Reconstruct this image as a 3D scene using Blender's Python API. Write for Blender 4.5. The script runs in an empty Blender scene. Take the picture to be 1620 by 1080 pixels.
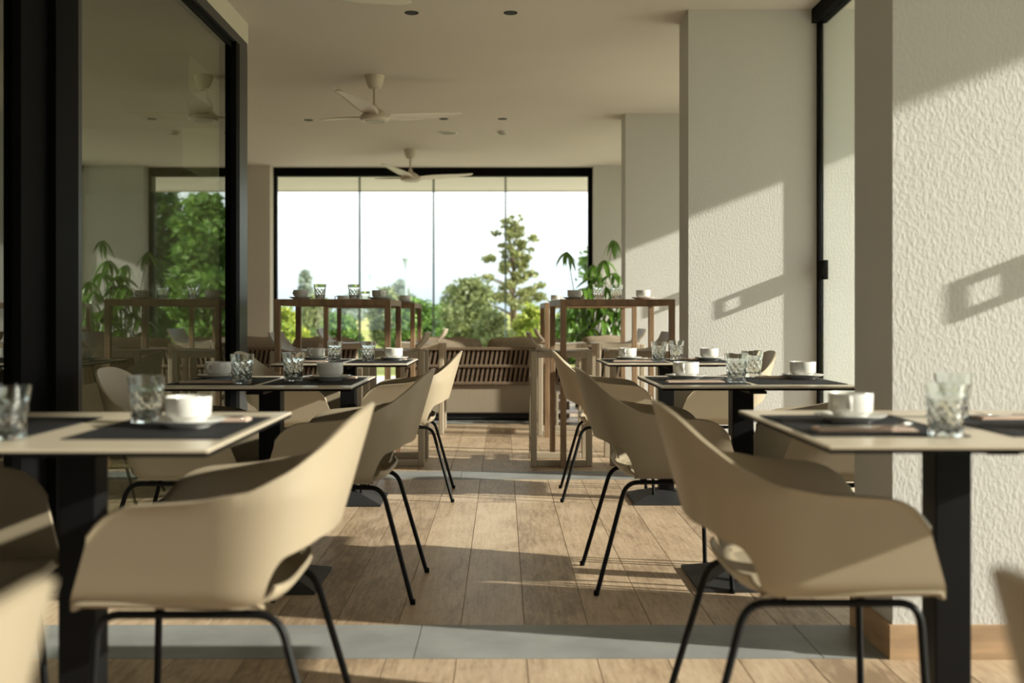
import bpy, bmesh, math, random
from mathutils import Vector, Matrix
random.seed(7)
PI = math.pi
S = bpy.context.scene
C = S.collection

# ------------------------------------------------------------------ camera, sky, sun, exposure
F_PX, VPX, HOR = 1700.0, 795.0, 500.0          # focal length, vanishing point in a 1620 x 1080 frame
cd = bpy.data.cameras.new('camera'); cam = bpy.data.objects.new('camera', cd); C.objects.link(cam)
cam.location = (0, 0, 1.0); cam.rotation_euler = (PI/2, 0, 0)
cd.sensor_width = 36.0; cd.lens = F_PX/1620*36
cd.shift_x = (810-VPX)/1620; cd.shift_y = -(540-HOR)/1620
cd.clip_start = 0.05; cd.clip_end = 2000
cd.dof.use_dof = True; cd.dof.focus_distance = 5.2; cd.dof.aperture_fstop = 2.3
S.camera = cam

W = bpy.data.worlds.new('sky'); S.world = W; W.use_nodes = True
nt = W.node_tree; nt.nodes.clear()
wo = nt.nodes.new('ShaderNodeOutputWorld'); bg = nt.nodes.new('ShaderNodeBackground')
tc = nt.nodes.new('ShaderNodeTexCoord'); sx = nt.nodes.new('ShaderNodeSeparateXYZ'); rp = nt.nodes.new('ShaderNodeValToRGB')
rp.color_ramp.elements[0].position = 0.0; rp.color_ramp.elements[0].color = (0.40, 0.46, 0.52, 1)
rp.color_ramp.elements[1].position = 0.11; rp.color_ramp.elements[1].color = (0.97, 0.99, 1.0, 1)
nt.links.new(tc.outputs['Generated'], sx.inputs[0]); nt.links.new(sx.outputs['Z'], rp.inputs[0])
nt.links.new(rp.outputs[0], bg.inputs[0]); nt.links.new(bg.outputs[0], wo.inputs[0])
bg.inputs[1].default_value = 1.0

sd = bpy.data.lights.new('sun', 'SUN'); sun = bpy.data.objects.new('sun', sd); C.objects.link(sun)
sd.energy = 4.9; sd.color = (1.0, 0.91, 0.80); sd.angle = math.radians(0.9)
sun.location = (12, -3, 6)
sun.rotation_euler = Vector((-1.0, 0.235, -0.385)).to_track_quat('-Z', 'Y').to_euler()

S.view_settings.view_transform = 'Standard'; S.view_settings.look = 'None'
S.view_settings.gamma = 1.0; S.view_settings.use_curve_mapping = False
S.view_settings.exposure = 1.12

# ------------------------------------------------------------------ materials
def nodes(name):
    m = bpy.data.materials.new(name); m.use_nodes = True
    return m, m.node_tree, m.node_tree.nodes['Principled BSDF']
def plain(name, col, rough=0.5, metal=0.0, var=0.06, scale=8.0, bump=0.0, bscale=60.0, spec=0.5, stretch=None, detail=4.0, sheen=0.0):
    """principled material whose colour drifts a little with a noise on the object's own coordinates"""
    m, t, b = nodes(name)
    b.inputs['Roughness'].default_value = rough; b.inputs['Metallic'].default_value = metal
    b.inputs['Specular IOR Level'].default_value = spec
    if sheen: b.inputs['Sheen Weight'].default_value = sheen
    co = t.nodes.new('ShaderNodeTexCoord'); mp = t.nodes.new('ShaderNodeMapping')
    if stretch: mp.inputs['Scale'].default_value = stretch
    t.links.new(co.outputs['Object'], mp.inputs[0])
    n = t.nodes.new('ShaderNodeTexNoise'); n.inputs['Scale'].default_value = scale; n.inputs['Detail'].default_value = detail
    t.links.new(mp.outputs[0], n.inputs['Vector'])
    r = t.nodes.new('ShaderNodeValToRGB')
    r.color_ramp.elements[0].position = 0.3; r.color_ramp.elements[1].position = 0.7
    r.color_ramp.elements[0].color = (*[c*(1-var) for c in col], 1); r.color_ramp.elements[1].color = (*[min(1, c*(1+var)) for c in col], 1)
    t.links.new(n.outputs[0], r.inputs[0]); t.links.new(r.outputs[0], b.inputs['Base Color'])
    if bump:
        n2 = t.nodes.new('ShaderNodeTexNoise'); n2.inputs['Scale'].default_value = bscale; n2.inputs['Detail'].default_value = 3.0
        t.links.new(co.outputs['Object'], n2.inputs['Vector'])
        bp = t.nodes.new('ShaderNodeBump'); bp.inputs['Strength'].default_value = 1.0; bp.inputs['Distance'].default_value = bump
        t.links.new(n2.outputs[0], bp.inputs['Height']); t.links.new(bp.outputs[0], b.inputs['Normal'])
    return m

def stucco_mat():
    m, t, b = nodes('stucco_plaster')
    b.inputs['Roughness'].default_value = 0.9; b.inputs['Specular IOR Level'].default_value = 0.2
    g = t.nodes.new('ShaderNodeNewGeometry')
    mp = t.nodes.new('ShaderNodeMapping'); mp.inputs['Scale'].default_value = (1.0, 1.0, 0.6)
    t.links.new(g.outputs['Position'], mp.inputs[0])
    n = t.nodes.new('ShaderNodeTexNoise'); n.inputs['Scale'].default_value = 105; n.inputs['Detail'].default_value = 2.0; n.inputs['Roughness'].default_value = 0.5
    n.inputs['Distortion'].default_value = 0.25
    t.links.new(mp.outputs[0], n.inputs['Vector'])
    rr = t.nodes.new('ShaderNodeValToRGB'); rr.color_ramp.elements[0].position = 0.38; rr.color_ramp.elements[1].position = 0.66
    t.links.new(n.outputs[0], rr.inputs[0])
    bp = t.nodes.new('ShaderNodeBump'); bp.inputs['Strength'].default_value = 0.32; bp.inputs['Distance'].default_value = 0.0022
    t.links.new(rr.outputs[0], bp.inputs['Height']); t.links.new(bp.outputs[0], b.inputs['Normal'])
    b.inputs['Base Color'].default_value = (0.575, 0.560, 0.540, 1)
    return m

def wood_tile_mat():
    m, t, b = nodes('wood_effect_tile')
    g = t.nodes.new('ShaderNodeNewGeometry'); oi = t.nodes.new('ShaderNodeObjectInfo')
    ad = t.nodes.new('ShaderNodeVectorMath'); ad.operation = 'ADD'
    cx = t.nodes.new('ShaderNodeCombineXYZ'); mu = t.nodes.new('ShaderNodeMath'); mu.operation = 'MULTIPLY'; mu.inputs[1].default_value = 37.0
    t.links.new(oi.outputs['Random'], mu.inputs[0]); t.links.new(mu.outputs[0], cx.inputs[2])
    t.links.new(g.outputs['Position'], ad.inputs[0]); t.links.new(cx.outputs[0], ad.inputs[1])
    def noise(sc, stretch, detail=5, dist=0.0):
        mp = t.nodes.new('ShaderNodeMapping'); mp.inputs['Scale'].default_value = stretch
        t.links.new(ad.outputs[0], mp.inputs[0])
        n = t.nodes.new('ShaderNodeTexNoise'); n.inputs['Scale'].default_value = sc; n.inputs['Detail'].default_value = detail; n.inputs['Distortion'].default_value = dist
        t.links.new(mp.outputs[0], n.inputs['Vector']); return n
    n1 = noise(9.0, (8.0, 0.7, 1.0), 6, 0.6)      # long grain
    n2 = noise(26.0, (3.0, 1.0, 1.0), 3)          # saw marks
    n3 = noise(2.3, (2.0, 1.0, 1.0), 3, 0.8)      # blotches
    r = t.nodes.new('ShaderNodeValToRGB'); e = r.color_ramp.elements
    e[0].position = 0.36; e[0].color = (0.26, 0.180, 0.116, 1); e[1].position = 0.64; e[1].color = (0.56, 0.43, 0.305, 1)
    k = e.new(0.5); k.color = (0.44, 0.322, 0.217, 1)
    def mix2(a, b2, fac):
        mx = t.nodes.new('ShaderNodeMix'); mx.data_type = 'FLOAT'; mx.inputs[0].default_value = fac
        t.links.new(a, mx.inputs[2]); t.links.new(b2, mx.inputs[3]); return mx.outputs[0]
    h = mix2(mix2(n1.outputs[0], n2.outputs[0], 0.35), n3.outputs[0], 0.40)
    ofs = t.nodes.new('ShaderNodeMath'); ofs.operation = 'MULTIPLY_ADD'; ofs.inputs[1].default_value = 0.13; ofs.inputs[2].default_value = -0.065
    t.links.new(oi.outputs['Random'], ofs.inputs[0])
    sm = t.nodes.new('ShaderNodeMath'); t.links.new(h, sm.inputs[0]); t.links.new(ofs.outputs[0], sm.inputs[1])
    t.links.new(sm.outputs[0], r.inputs[0]); t.links.new(r.outputs[0], b.inputs['Base Color'])
    b.inputs['Roughness'].default_value = 0.42; b.inputs['Specular IOR Level'].default_value = 0.4
    bp = t.nodes.new('ShaderNodeBump'); bp.inputs['Strength'].default_value = 0.25; bp.inputs['Distance'].default_value = 0.002
    t.links.new(n2.outputs[0], bp.inputs['Height']); t.links.new(bp.outputs[0], b.inputs['Normal'])
    return m

def pane_mat(name, tint, ior=1.5):
    """thin window glass: clear transmission with a true Fresnel reflection on either face"""
    m = bpy.data.materials.new(name); m.use_nodes = True; t = m.node_tree; t.nodes.clear()
    o = t.nodes.new('ShaderNodeOutputMaterial'); mx = t.nodes.new('ShaderNodeMixShader')
    tr = t.nodes.new('ShaderNodeBsdfTransparent'); tr.inputs[0].default_value = (*tint, 1)
    gl = t.nodes.new('ShaderNodeBsdfGlossy'); gl.inputs['Roughness'].default_value = 0.0; gl.inputs[0].default_value = (0.95, 1.0, 0.96, 1)
    g = t.nodes.new('ShaderNodeNewGeometry'); fr = t.nodes.new('ShaderNodeFresnel')
    mm = t.nodes.new('ShaderNodeMix'); mm.data_type = 'FLOAT'; mm.inputs[2].default_value = ior; mm.inputs[3].default_value = 1/ior
    t.links.new(g.outputs['Backfacing'], mm.inputs[0]); t.links.new(mm.outputs[0], fr.inputs['IOR'])
    t.links.new(fr.outputs[0], mx.inputs[0]); t.links.new(tr.outputs[0], mx.inputs[1]); t.links.new(gl.outputs[0], mx.inputs[2])
    t.links.new(mx.outputs[0], o.inputs[0]); return m

def crystal_mat():
    m, t, b = nodes('crystal_glass')
    b.inputs['Base Color'].default_value = (0.97, 1.0, 0.99, 1); b.inputs['Roughness'].default_value = 0.0
    b.inputs['IOR'].default_value = 1.5; b.inputs['Transmission Weight'].default_value = 1.0
    return m

def leaf_mat(name, a, b2, rough=0.5, trans=0.35, scale=3.0):
    m, t, b = nodes(name)
    g = t.nodes.new('ShaderNodeNewGeometry')
    n = t.nodes.new('ShaderNodeTexNoise'); n.inputs['Scale'].default_value = scale; n.inputs['Detail'].default_value = 3
    t.links.new(g.outputs['Position'], n.inputs['Vector'])
    mx0 = t.nodes.new('ShaderNodeMath'); mx0.operation = 'MULTIPLY_ADD'; mx0.inputs[1].default_value = 0.5; mx0.inputs[2].default_value = 0.0
    ad = t.nodes.new('ShaderNodeMath'); t.links.new(g.outputs['Random Per Island'], mx0.inputs[0])
    ml = t.nodes.new('ShaderNodeMath'); ml.operation = 'MULTIPLY'; ml.inputs[1].default_value = 0.6
    t.links.new(n.outputs[0], ml.inputs[0]); t.links.new(mx0.outputs[0], ad.inputs[0]); t.links.new(ml.outputs[0], ad.inputs[1])
    r = t.nodes.new('ShaderNodeValToRGB'); r.color_ramp.elements[0].position = 0.25; r.color_ramp.elements[1].position = 0.85
    r.color_ramp.elements[0].color = (*a, 1); r.color_ramp.elements[1].color = (*b2, 1)
    t.links.new(ad.outputs[0], r.inputs[0]); t.links.new(r.outputs[0], b.inputs['Base Color'])
    b.inputs['Roughness'].default_value = rough
    o = t.nodes['Material Output']; ts = t.nodes.new('ShaderNodeBsdfTranslucent'); ms = t.nodes.new('ShaderNodeMixShader'); ms.inputs[0].default_value = trans
    t.links.new(r.outputs[0], ts.inputs[0]); t.links.new(b.outputs[0], ms.inputs[1]); t.links.new(ts.outputs[0], ms.inputs[2]); t.links.new(ms.outputs[0], o.inputs[0])
    return m

def ground_mat():
    m, t, b = nodes('meadow_ground')
    g = t.nodes.new('ShaderNodeNewGeometry')
    n = t.nodes.new('ShaderNodeTexNoise'); n.inputs['Scale'].default_value = 0.11; n.inputs['Detail'].default_value = 6
    t.links.new(g.outputs['Position'], n.inputs['Vector'])
    r = t.nodes.new('ShaderNodeValToRGB'); e = r.color_ramp.elements
    e[0].position = 0.38; e[0].color = (0.20, 0.27, 0.07, 1); e[1].position = 0.60; e[1].color = (0.42, 0.36, 0.17, 1)
    t.links.new(n.outputs[0], r.inputs[0]); t.links.new(r.outputs[0], b.inputs['Base Color'])
    b.inputs['Roughness'].default_value = 1.0; b.inputs['Specular IOR Level'].default_value = 0.0
    return m

M = dict(
    stucco=stucco_mat(), tile=wood_tile_mat(),
    ceil=plain('ceiling_paint', (0.62, 0.57, 0.51), 0.95, var=0.02, spec=0.1, scale=1.0),
    wall=plain('smooth_wall_paint', (0.62, 0.575, 0.51), 0.95, var=0.02, spec=0.1, scale=1.0),
    grout=plain('light_grout', (0.50, 0.42, 0.32), 0.9, scale=20),
    band=plain('grey_stone_slab', (0.24, 0.245, 0.24), 0.5, var=0.16, scale=5, bump=0.0008, bscale=30),
    terrace=plain('pale_terrace_stone', (0.66, 0.62, 0.55), 0.8, scale=2),
    skirt=plain('wood_effect_skirting', (0.40, 0.26, 0.15), 0.5, var=0.25, scale=3, stretch=(1.5, 1.5, 8)),
    black=plain('black_aluminium', (0.004, 0.004, 0.0045), 0.6, var=0.1, spec=0.06),
    graphite=plain('graphite_aluminium', (0.045, 0.047, 0.05), 0.35, metal=0.3, var=0.1),
    steel=plain('black_powder_coat', (0.005, 0.005, 0.0055), 0.45, var=0.15, spec=0.16, bump=0.0004, bscale=300),
    iron=plain('cast_iron_black', (0.018, 0.018, 0.019), 0.55, var=0.2, bump=0.0006, bscale=160),
    shell=plain('sand_plastic_shell', (0.335, 0.275, 0.195), 0.42, var=0.025, scale=5, spec=0.45, bump=0.0002, bscale=500),
    stool=plain('sand_plastic_stool', (0.38, 0.315, 0.235), 0.45, var=0.04, scale=5),
    top=plain('beige_laminate', (0.50, 0.43, 0.33), 0.28, var=0.05, scale=6, spec=0.5),
    mat=plain('dark_woven_mat', (0.014, 0.014, 0.016), 0.75, var=0.3, scale=90, bump=0.0005, bscale=500, spec=0.18),
    china=plain('white_china', (0.66, 0.645, 0.61), 0.12, var=0.015, scale=10, spec=0.5),
    napkin=plain('kraft_paper_napkin', (0.56, 0.42, 0.34), 0.85, var=0.06, scale=30),
    cutlery=plain('polished_steel', (0.62, 0.60, 0.57), 0.16, metal=1.0, var=0.05),
    wood=plain('brown_teak_finish', (0.235, 0.145, 0.080), 0.5, var=0.25, scale=4, stretch=(6, 6, 1)),
    rope=plain('brown_rope_slat', (0.17, 0.115, 0.075), 0.8, var=0.2, scale=40),
    gap_shade=plain('brown_gap_shade', (0.035, 0.024, 0.017), 0.95),  # near-black brown standing for the shade between sofa slats
    sofa=plain('taupe_sofa_fabric', (0.34, 0.275, 0.20), 0.9, var=0.06, scale=60, bump=0.0006, bscale=400),
    cushion=plain('taupe_cushion_fabric', (0.31, 0.245, 0.175), 0.9, var=0.08, scale=40, bump=0.0012, bscale=200),
    dark=plain('dark_recess', (0.012, 0.012, 0.012), 0.7),
    fan=plain('white_fan_enamel', (0.62, 0.55, 0.46), 0.4, var=0.02),
    fandisc=plain('fan_diffuser_grey', (0.40, 0.36, 0.31), 0.5, var=0.02),
    greyvent=plain('grey_grille', (0.20, 0.18, 0.16), 0.6),
    pot=plain('grey_clay_pot', (0.33, 0.30, 0.26), 0.8, var=0.1),
    soil=plain('dark_soil', (0.03, 0.02, 0.012), 1.0, var=0.4, scale=40),
    lilac=plain('grey_painted_slats', (0.33, 0.29, 0.29), 0.6, var=0.08),
    bark=plain('tree_bark', (0.13, 0.09, 0.055), 0.9, var=0.3, scale=20, stretch=(3, 3, 1)),
    stem=plain('green_stem', (0.12, 0.14, 0.05), 0.6, var=0.2),
    leaf=leaf_mat('glossy_plant_leaf', (0.025, 0.085, 0.012), (0.15, 0.28, 0.035), 0.35, 0.35, 6),
    glassL=pane_mat('smoked_door_glass', (0.55, 0.57, 0.48), 3.0),
    glassC=pane_mat('clear_window_glass', (0.95, 0.985, 0.965), 1.45),
    edge=plain('glass_edge_profile', (0.15, 0.22, 0.20), 0.2, var=0.05),
    crystal=crystal_mat(), ground=ground_mat(),
    lamp=plain('grey_lamp_metal', (0.30, 0.36, 0.38), 0.5),
)
FOL = dict(
    olive=leaf_mat('olive_foliage', (0.11, 0.15, 0.055), (0.30, 0.33, 0.13)),
    pine=leaf_mat('pine_foliage', (0.13, 0.16, 0.055), (0.36, 0.36, 0.14)),
    lime=leaf_mat('lime_foliage', (0.14, 0.24, 0.025), (0.52, 0.54, 0.09)),
    green=leaf_mat('green_foliage', (0.05, 0.13, 0.022), (0.23, 0.36, 0.07)),
    deep=leaf_mat('deep_foliage', (0.020, 0.055, 0.012), (0.10, 0.17, 0.03)),
    haze=leaf_mat('hazed_far_foliage', (0.25, 0.31, 0.27), (0.42, 0.47, 0.40)),  # distance haze mixed into the leaf colour
)

# ------------------------------------------------------------------ geometry helpers
class MB:
    """collects shapes and links them as one mesh object"""
    def __init__(s): s.v = []; s.f = []
    def add(s, vs, fs):
        o = len(s.v); s.v += [tuple(v) for v in vs]; s.f += [tuple(i+o for i in f) for f in fs]; return s
    def box(s, x0, x1, y0, y1, z0, z1):
        vs = [(x0,y0,z0),(x1,y0,z0),(x1,y1,z0),(x0,y1,z0),(x0,y0,z1),(x1,y0,z1),(x1,y1,z1),(x0,y1,z1)]
        return s.add(vs, [(0,3,2,1),(4,5,6,7),(0,1,5,4),(1,2,6,5),(2,3,7,6),(3,0,4,7)])
    def bbox(s, x0, x1, y0, y1, z0, z1, b=0.004, seg=2):
        """box with bevelled edges"""
        bm = bmesh.new(); bmesh.ops.create_cube(bm, size=1.0)
        for v in bm.verts:
            v.co = Vector(((x0+x1)/2+v.co.x*(x1-x0), (y0+y1)/2+v.co.y*(y1-y0), (z0+z1)/2+v.co.z*(z1-z0)))
        bmesh.ops.bevel(bm, geom=list(bm.edges), offset=b, segments=seg, affect='EDGES', profile=0.5)
        return s.bm(bm)
    def bm(s, bm):
        bm.verts.index_update()
        s.add([v.co[:] for v in bm.verts], [[v.index for v in f.verts] for f in bm.faces]); bm.free(); return s
    def tube(s, pts, r, n=10, cap=True):
        pts = [Vector(p) for p in pts]; rs = r if isinstance(r, (list, tuple)) else [r]*len(pts)
        up = None; rings = []
        for i, p in enumerate(pts):
            d = ((pts[min(i+1, len(pts)-1)]-p).normalized()+(p-pts[max(i-1, 0)]).normalized()).normalized()
            if up is None:
                up = Vector((0,0,1)) if abs(d.z) < 0.9 else Vector((1,0,0))
            a = d.cross(up).normalized(); up = a.cross(d).normalized()
            rings.append([p+a*math.cos(2*PI*k/n)*rs[i]+up*math.sin(2*PI*k/n)*rs[i] for k in range(n)])
        vs = [v for g in rings for v in g]; fs = []
        for i in range(len(pts)-1):
            for k in range(n):
                fs.append((i*n+k, i*n+(k+1)%n, (i+1)*n+(k+1)%n, (i+1)*n+k))
        if cap: fs += [tuple(range(n-1, -1, -1)), tuple((len(pts)-1)*n+k for k in range(n))]
        return s.add(vs, fs)
    def lathe(s, prof, n=32, at=(0,0,0)):
        vs, fs, idx = [], [], []
        for (r, z) in prof:
            if r < 1e-6: idx.append([len(vs)]); vs.append((at[0], at[1], at[2]+z))
            else:
                idx.append(list(range(len(vs), len(vs)+n)))
                vs += [(at[0]+r*math.cos(2*PI*k/n), at[1]+r*math.sin(2*PI*k/n), at[2]+z) for k in range(n)]
        for a, b in zip(idx[:-1], idx[1:]):
            for k in range(n):
                k2 = (k+1) % n
                if len(a) == 1 and len(b) == 1: continue
                if len(a) == 1: fs.append((a[0], b[k2], b[k]))
                elif len(b) == 1: fs.append((a[k], a[k2], b[0]))
                else: fs.append((a[k], a[k2], b[k2], b[k]))
        return s.add(vs, fs)
    def grid(s, rows):
        n = len(rows[0]); fs = [(i*n+j, i*n+j+1, (i+1)*n+j+1, (i+1)*n+j) for i in range(len(rows)-1) for j in range(n-1)]
        return s.add([p for r in rows for p in r], fs)
    def mesh(s, name, mat, smooth=False, angle=None, fix=True):
        me = bpy.data.meshes.new(name); me.from_pydata(s.v, [], s.f)
        if fix:
            bm = bmesh.new(); bm.from_mesh(me); bmesh.ops.recalc_face_normals(bm, faces=bm.faces); bm.to_mesh(me); bm.free()
        if mat: me.materials.append(M[mat] if isinstance(mat, str) else mat)
        if smooth:
            if angle is None: me.shade_smooth()
            else:
                me.shade_smooth(); me.set_sharp_from_angle(angle=math.radians(angle))
        return me
    def build(s, name, mat, parent=None, smooth=False, angle=None, fix=True):
        return link(name, s.mesh(name, mat, smooth, angle, fix), parent)

def link(name, data, parent=None, loc=None):
    o = bpy.data.objects.new(name, data); C.objects.link(o)
    if parent is not None: o.parent = parent
    if loc is not None: o.location = loc
    return o
def tag(o, label=None, cat=None, group=None, kind=None):
    if label: o['label'] = label
    if cat: o['category'] = cat
    if group: o['group'] = group
    if kind: o['kind'] = kind
    return o
def empty(name, loc=(0,0,0), rz=0.0):
    o = bpy.data.objects.new(name, None); C.objects.link(o); o.location = loc; o.rotation_euler = (0,0,rz)
    o.empty_display_size = 0.1; return o
def copy_tree(o, parent=None):
    c = o.copy(); C.objects.link(c); c.parent = parent
    for ch in o.children: copy_tree(ch, c)
    return c
def structure(o, label, cat): return tag(o, label, cat, kind='structure')

# ------------------------------------------------------------------ the room
CEIL = 2.88
PX, PX1 = 1.14, 2.36                                # the pillars stand between these X
LINES = [(-0.31, 0.03), (3.14, 3.48), (6.59, 6.93), (9.97, 10.31), (13.40, 13.74)]
GLX, GLW = 1.94, -1.64                              # glass lines: to the garden side, to the inner room

# floor bed with planks and grey stone bands
fl = MB().box(-5.2, PX1+0.1, -4.0, 13.9, -0.12, -0.004).build('floor', 'grout')
structure(fl, 'wood effect tile floor crossed by grey stone bands', 'floor')
PW, GAP = 0.2055, 0.0030
plank_mesh = {}
def plank(x, y0, y1):
    w, l = PW-GAP, y1-y0-GAP; key = (round(w, 3), round(l, 3))
    if key not in plank_mesh: plank_mesh[key] = MB().box(-w/2, w/2, -l/2, l/2, -0.012, 0).mesh('plank', 'tile')
    link('plank', plank_mesh[key], fl, (x, (y0+y1)/2, 0))
cols = [0.071+PW*(k+0.5) for k in range(-16, 10)]
def lay(ya, yb, xa, xb, shift):
    for i, x in enumerate(cols):
        if x < xa or x > xb: continue
        ys = [ya]; y = ya + (shift[i % len(shift)])
        while y < yb-0.02:
            if y > ya+0.02: ys.append(y)
            y += 2.3
        ys.append(yb)
        for a, b in zip(ys[:-1], ys[1:]): plank(x, a, b)
lay(0.9, LINES[1][0], -1.60, 2.0, [1.60, 1.1])
lay(LINES[1][1], LINES[2][0], -1.60, 2.0, [2.29])
lay(LINES[2][1], LINES[3][0], -3.2, 1.6, [0.90, 1.60])
rest = MB()
for x in cols:
    rest.box(x-PW/2+GAP/2, x+PW/2-GAP/2, -3.9, 0.9-GAP, -0.012, 0)
    rest.box(x-PW/2+GAP/2, x+PW/2-GAP/2, LINES[3][1], 13.38, -0.012, 0)
    if x < -1.60:
        rest.box(x-PW/2+GAP/2, x+PW/2-GAP/2, 0.9, LINES[2][0], -0.012, 0)
tag(rest.build('planking', 'tile', fl), kind='stuff')
for (ya, yb) in LINES[1:4]:
    xs = [-3.2, -2.66, -1.46, -0.26, 0.94, PX1]
    for xa, xb in zip(xs[:-1], xs[1:]):
        MB().box(xa+0.0015, xb-0.0015, ya+0.001, yb-0.001, -0.012, 0.001).build('stone_slab', 'band', fl)

# ceiling slab, running on as the soffit of the terrace
ce = MB().box(-5.2, PX1+0.1, -4.0, 13.74, CEIL, CEIL+0.2).build('ceiling', 'ceil')
structure(ce, 'smooth warm white ceiling over the dining room', 'ceiling')
so = MB().box(PX1+0.1, 4.44, -4.0, 16.07, CEIL, CEIL+0.2).box(-5.2, PX1+0.1, 13.74, 16.07, CEIL, CEIL+0.2)
so.box(-5.2, 4.46, 16.07, 16.10, CEIL-0.02, CEIL+0.24).box(4.44, 4.46, -4.0, 16.07, CEIL-0.005, CEIL+0.24)
structure(so.build('roof_overhang', 'ceil'), 'pale soffit of the roof overhang outside the window', 'soffit')
te = MB().box(PX1+0.1, 6.5, -4.0, 18.5, -0.14, -0.03).box(-5.2, PX1+0.1, 13.9, 18.5, -0.14, -0.03)
structure(te.build('terrace_floor', 'terrace'), 'pale stone terrace outside the big window', 'terrace')

# stucco pillars with skirting
names = ['stucco pillar behind the camera', 'nearest stucco pillar beside the crystal tumbler',
         'stucco pillar with the black jamb and a bright sun patch', 'slim distant stucco pillar beside the tall green plant',
         'stucco pier at the right end of the big window']
for i, (ya, yb) in enumerate(LINES):
    p = structure(MB().box(PX, PX1, ya, yb, 0, CEIL).build('pillar', 'stucco'), names[i], 'pillar')
    k = MB().box(PX-0.012, PX1, ya-0.012, ya, 0, 0.10).box(PX-0.012, PX, ya, yb+0.012, 0, 0.10).box(PX, PX1, yb, yb+0.012, 0, 0.10)
    k.build('skirting', 'skirt', p)
# back wall left of the window, unseen light-blocking walls, inner room
bw = structure(MB().box(-5.2, -2.90, 13.40, 13.74, 0, CEIL).build('wall_back', 'wall'), 'plain beige wall at the left end of the big window', 'wall')
structure(MB().box(-1.76, PX1, -1.75, -1.6, 0, CEIL).build('light_block_front', 'wall'), 'added unseen wall blocking light behind the camera', 'wall')  # added out of view to cut light on the chair sides
structure(MB().box(PX1-0.15, PX1, -1.6, LINES[0][0], 0, CEIL).build('light_block_right', 'wall'), 'added unseen wall blocking light on the garden side', 'wall')  # added out of view, closes off garden light behind the camera
iw = MB().box(-5.35, -5.2, -4.0, 13.4, 0, CEIL).box(-5.2, -2.90, 11.3, 11.45, 0, CEIL)
iw.box(-5.2, -2.26, 7.74, 9.27, 2.62, CEIL).box(-5.2, -2.76, 9.27, 11.3, 2.28, CEIL)
structure(iw.build('wall_inner', 'wall'), 'dim inner room wall and dropped ceiling seen through the smoked glass', 'wall')

# window_1: the big frameless garden window
w1 = empty('window_1', (0, 13.66, 0)); structure(w1, 'big frameless four pane garden window with black top rail', 'window')
def wpart(name, mat, *a): 
    return MB().box(*a).build(name, mat, w1)
wpart('top_rail', 'black', -2.92, PX, -0.06, 0.06, CEIL-0.105, CEIL)
wpart('bottom_rail', 'black', -2.92, PX, -0.05, 0.05, 0, 0.05)
wpart('side_frame', 'black', -2.92, -2.865, -0.05, 0.05, 0.05, CEIL-0.105)
wpart('side_frame', 'black', PX-0.055, PX, -0.05, 0.05, 0.05, CEIL-0.105)
divs = [-2.865, -1.815, -0.875, 0.04, PX-0.055]
for k in range(4):
    wpart('pane', 'glassC', divs[k]+0.0135, divs[k+1]-0.0155, -0.005, 0.005, 0.05, CEIL-0.105)
for k in (1, 2, 3):
    wpart('pane_edge', 'edge', divs[k]-0.015, divs[k]-0.002, -0.010, 0.010, 0.05, CEIL-0.105)
    wpart('pane_edge', 'edge', divs[k]+0.002, divs[k]+0.013, -0.010, 0.010, 0.05, CEIL-0.105)

# sliding glass along the garden side: rail, jamb, lock plate with a slot, panes
def side_window(n, ya, yb, label, lock=True):
    w = empty(n, (GLX, yb, 0)); structure(w, label, 'window'); L = yb-ya
    MB().box(-0.045, 0.045, -L, 0, CEIL-0.085, CEIL).build('top_rail', 'black', w)
    MB().box(-0.035, 0.035, -L, 0, 0, 0.012).build('floor_rail', 'black', w)
    MB().box(-0.014, -0.004, -0.048, 0, 0.012, CEIL-0.085).box(0.004, 0.014, -0.048, 0, 0.012, CEIL-0.085).box(-0.004, 0.004, -0.012, 0, 0.012, CEIL-0.085).build('jamb', 'black', w)
    for a in range(3):
        y0, y1 = -L+0.02+(L-0.07)*a/3, -L+0.02+(L-0.07)*(a+1)/3
        MB().box(-0.004, 0.004, y0+0.003, y1-0.003, 0.012, CEIL-0.085).build('pane', 'glassC', w)
    if lock:
        z0, z1 = 1.222, 1.337; t = 0.012
        k = MB()                                        # plate from -0.15 to -0.03 with a slot near its free end
        k.box(-t, t, -0.150, -0.138, z0, z1).box(-t, t, -0.112, -0.02, z0, z1)
        k.box(-t, t, -0.138, -0.112, z0, z0+0.022).box(-t, t, -0.138, -0.112, z1-0.022, z1)
        lk = k.build('lock_plate', 'black', w)
        MB().tube([(0.012, -0.07, 1.28), (0.03, -0.07, 1.28)], 0.012, 12).build('lock_cylinder', 'graphite', lk)
    return w
side_window('window_2', LINES[1][1], LINES[2][0], 'garden side sliding glass with a black lock plate on the jamb')
side_window('window_3', LINES[0][1], LINES[1][0], 'garden side sliding glass in front of the nearest pillar')
side_window('window_4', LINES[2][1], LINES[3][0], 'garden side sliding glass behind the bar tables')
side_window('window_5', LINES[3][1], LINES[4][0], 'garden side sliding glass behind the sofas', lock=False)

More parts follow.
